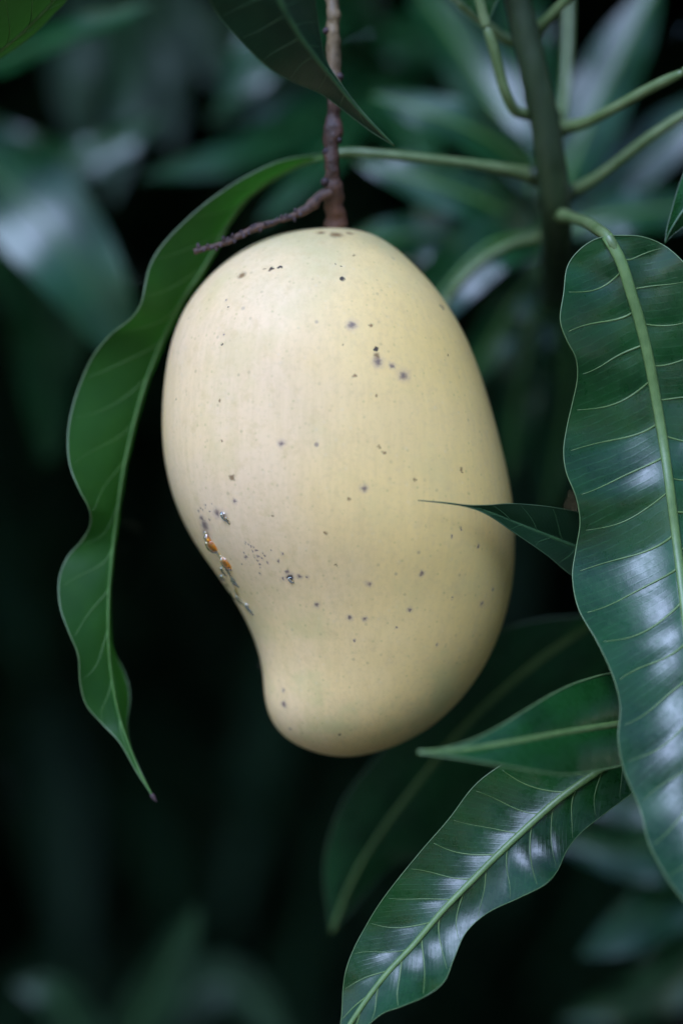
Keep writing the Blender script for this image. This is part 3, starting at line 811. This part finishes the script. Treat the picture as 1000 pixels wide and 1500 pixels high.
build_leaf(edge,
    L=[(1060, 180, .012), (1020, 215, .012), (996, 265, .010), (984, 305, .008), (976, 335, .006), (973, 357, .005)],
    M=[(1060, 180, .012), (1045, 230, .008), (1020, 280, .005), (995, 315, .004), (980, 340, .004), (973, 357, .005)],
    Rr=[(1060, 180, .012), (1075, 240, .010), (1050, 295, .008), (1010, 325, .006), (984, 345, .005), (973, 357, .005)],
    mat=MAT['leaf_front'], vmat=MAT['vein_dark'], mmat=MAT['margin_dark'], name='blade', n=60, k=8, veins=False, bulge=0.06, mid_r=(.0008, .0002), margin=.00015,
    petiole=[(1110, 90, .02), (1080, 140, .015), (1060, 180, .012)], pet_r=(.002, .001))

# ------------------------------------------------------------------ shoots out of focus behind
B, VD, VG = MAT['leaf_back'], MAT['vein_dark'], MAT['vein_left']
def shoot_of(name, label, cat, org, stem, rad, leaves, smat='stem', vm=VD, midr=.0012, lm='leaf_back'):
    t = thing(name, label, cat, P(*org))
    tube('stem', crom([P(*q) for q in stem], 30), np.linspace(rad[0], rad[1], 30), MAT[smat], t, 14)
    for lf in leaves:
        b, m, tp, wd, el = lf[:5]
        arc_leaf(t, b, m, tp, wd * 1.3, el, MAT[lm], vm, midr=midr, yaw=lf[5] if len(lf) > 5 else 0, fold=rng.uniform(0.12, 0.3), wave=rng.uniform(0.05, 0.25))
    return t
shoot_of('rear_shoot', 'blurred rosette of bluish-green leaves behind the green stem', 'shoot', (800, 520, .19),
    [(790, 520, .42), (797, 450, .27), (803, 390, .17), (800, 260, .15)], (.0055, .0040), [
    ((795, 262, .15), (690, 190, .13), (545, 140, .13), 100, 22),
    ((795, 345, .15), (680, 285, .13), (520, 235, .13), 105, 16),
    ((795, 345, .13), (700, 372, .11), (575, 520, .11), 110, 8),
    ((795, 370, .14), (665, 345, .14), (515, 350, .16), 110, 18),
    ((795, 390, .15), (745, 455, .15), (680, 570, .16), 85, 14),
    ((812, 300, .15), (868, 170, .15), (965, -30, .16), 130, 22, -20),
    ((818, 330, .16), (915, 250, .17), (1060, 130, .18), 110, 12),
    ((820, 340, .15), (900, 315, .15), (1060, 300, .16), 95, 20),
    ((790, 290, .17), (700, 110, .19), (600, -40, .22), 120, 18),
    ((800, 270, .18), (775, 120, .20), (740, -80, .24), 120, 4),
    ((805, 420, .17), (830, 560, .18), (800, 760, .20), 110, 6),
    ((800, 410, .17), (760, 560, .17), (745, 700, .18), 95, 16)], 'stem', VG, .0014)
shoot_of('rear_sprig', 'blurred sprig of leaves high behind the fruit and its stalk', 'sprig', (548, 60, .26),
    [(560, -180, .30), (550, 0, .28), (545, 120, .26)], (.0024, .0018), [
    ((545, 20, .27), (430, 40, .23), (320, 160, .21), 150, 20),
    ((545, 60, .26), (440, 130, .23), (300, 175, .22), 90, -6),
    ((545, 120, .26), (390, 215, .20), (205, 262, .18), 95, 18),
    ((545, 120, .26), (470, 235, .20), (380, 330, .18), 90, 14),
    ((548, 90, .26), (600, 200, .22), (640, 330, .20), 110, 10),
    ((548, 40, .27), (600, 60, .24), (690, 120, .22), 130, 20),
    ((548, 0, .28), (450, -20, .26), (330, 30, .25), 120, 16)])
shoot_of('left_sprig', 'blurred sprig of broad leaves at the left behind the long wavy leaf', 'sprig', (-150, 100, .26),
    [(-220, 60, .3), (-110, 130, .24), (-60, 230, .20)], (.005, .0035), [
    ((-70, 200, .20), (70, 330, .17), (200, 540, .17), 190, -9, 20),
    ((-110, 130, .22), (40, 75, .15), (222, 8, .12), 95, 24),
    ((-60, 230, .20), (60, 440, .22), (70, 680, .25), 150, -6, 10),
    ((-90, 160, .22), (90, 240, .22), (240, 170, .22), 90, 5)], 'stem', VD, .0015)
shoot_of('high_sprig', 'dim blurred sprig of leaves in the shade at the top left', 'sprig', (150, -160, .34),
    [(150, -260, .36), (160, -120, .33), (170, -20, .32)], (.004, .003), [
    ((170, -20, .32), (230, 70, .30), (250, 230, .29), 120, -5),
    ((170, -20, .32), (290, 40, .30), (390, 190, .30), 130, -5),
    ((165, -60, .32), (110, 80, .30), (130, 240, .30), 120, -8),
    ((170, -20, .32), (190, 140, .28), (160, 300, .27), 100, 4)], lm='leaf_dark')
shoot_of('bottom_sprig', 'blurred dim sprig of leaves at the bottom left corner', 'sprig', (60, 1900, .3),
    [(60, 1900, .3), (120, 1700, .27), (170, 1560, .25)], (.005, .0035), [
    ((170, 1560, .25), (240, 1430, .23), (290, 1330, .22), 110, 9),
    ((170, 1560, .25), (320, 1440, .25), (430, 1530, .25), 120, 12),
    ((150, 1600, .25), (90, 1470, .24), (20, 1440, .24), 110, 10)], lm='leaf_dark')
shoot_of('shaded_sprig', 'blurred dim sprig of leaves behind the sharp leaf at the bottom right', 'sprig', (1250, 1050, .22),
    [(1250, 1050, .22), (1150, 1150, .2), (1080, 1210, .2)], (.005, .0035), [
    ((1080, 1210, .2), (960, 1250, .17), (800, 1230, .17), 120, 12),
    ((1080, 1210, .2), (950, 1340, .17), (850, 1400, .16), 130, 14),
    ((1120, 1180, .2), (960, 1180, .2), (790, 1140, .22), 90, 8),
    ((1080, 1210, .2), (1000, 1420, .2), (820, 1500, .22), 110, 4)])

for o in bpy.data.objects:
    if '_org' in o.keys():
        del o['_org']
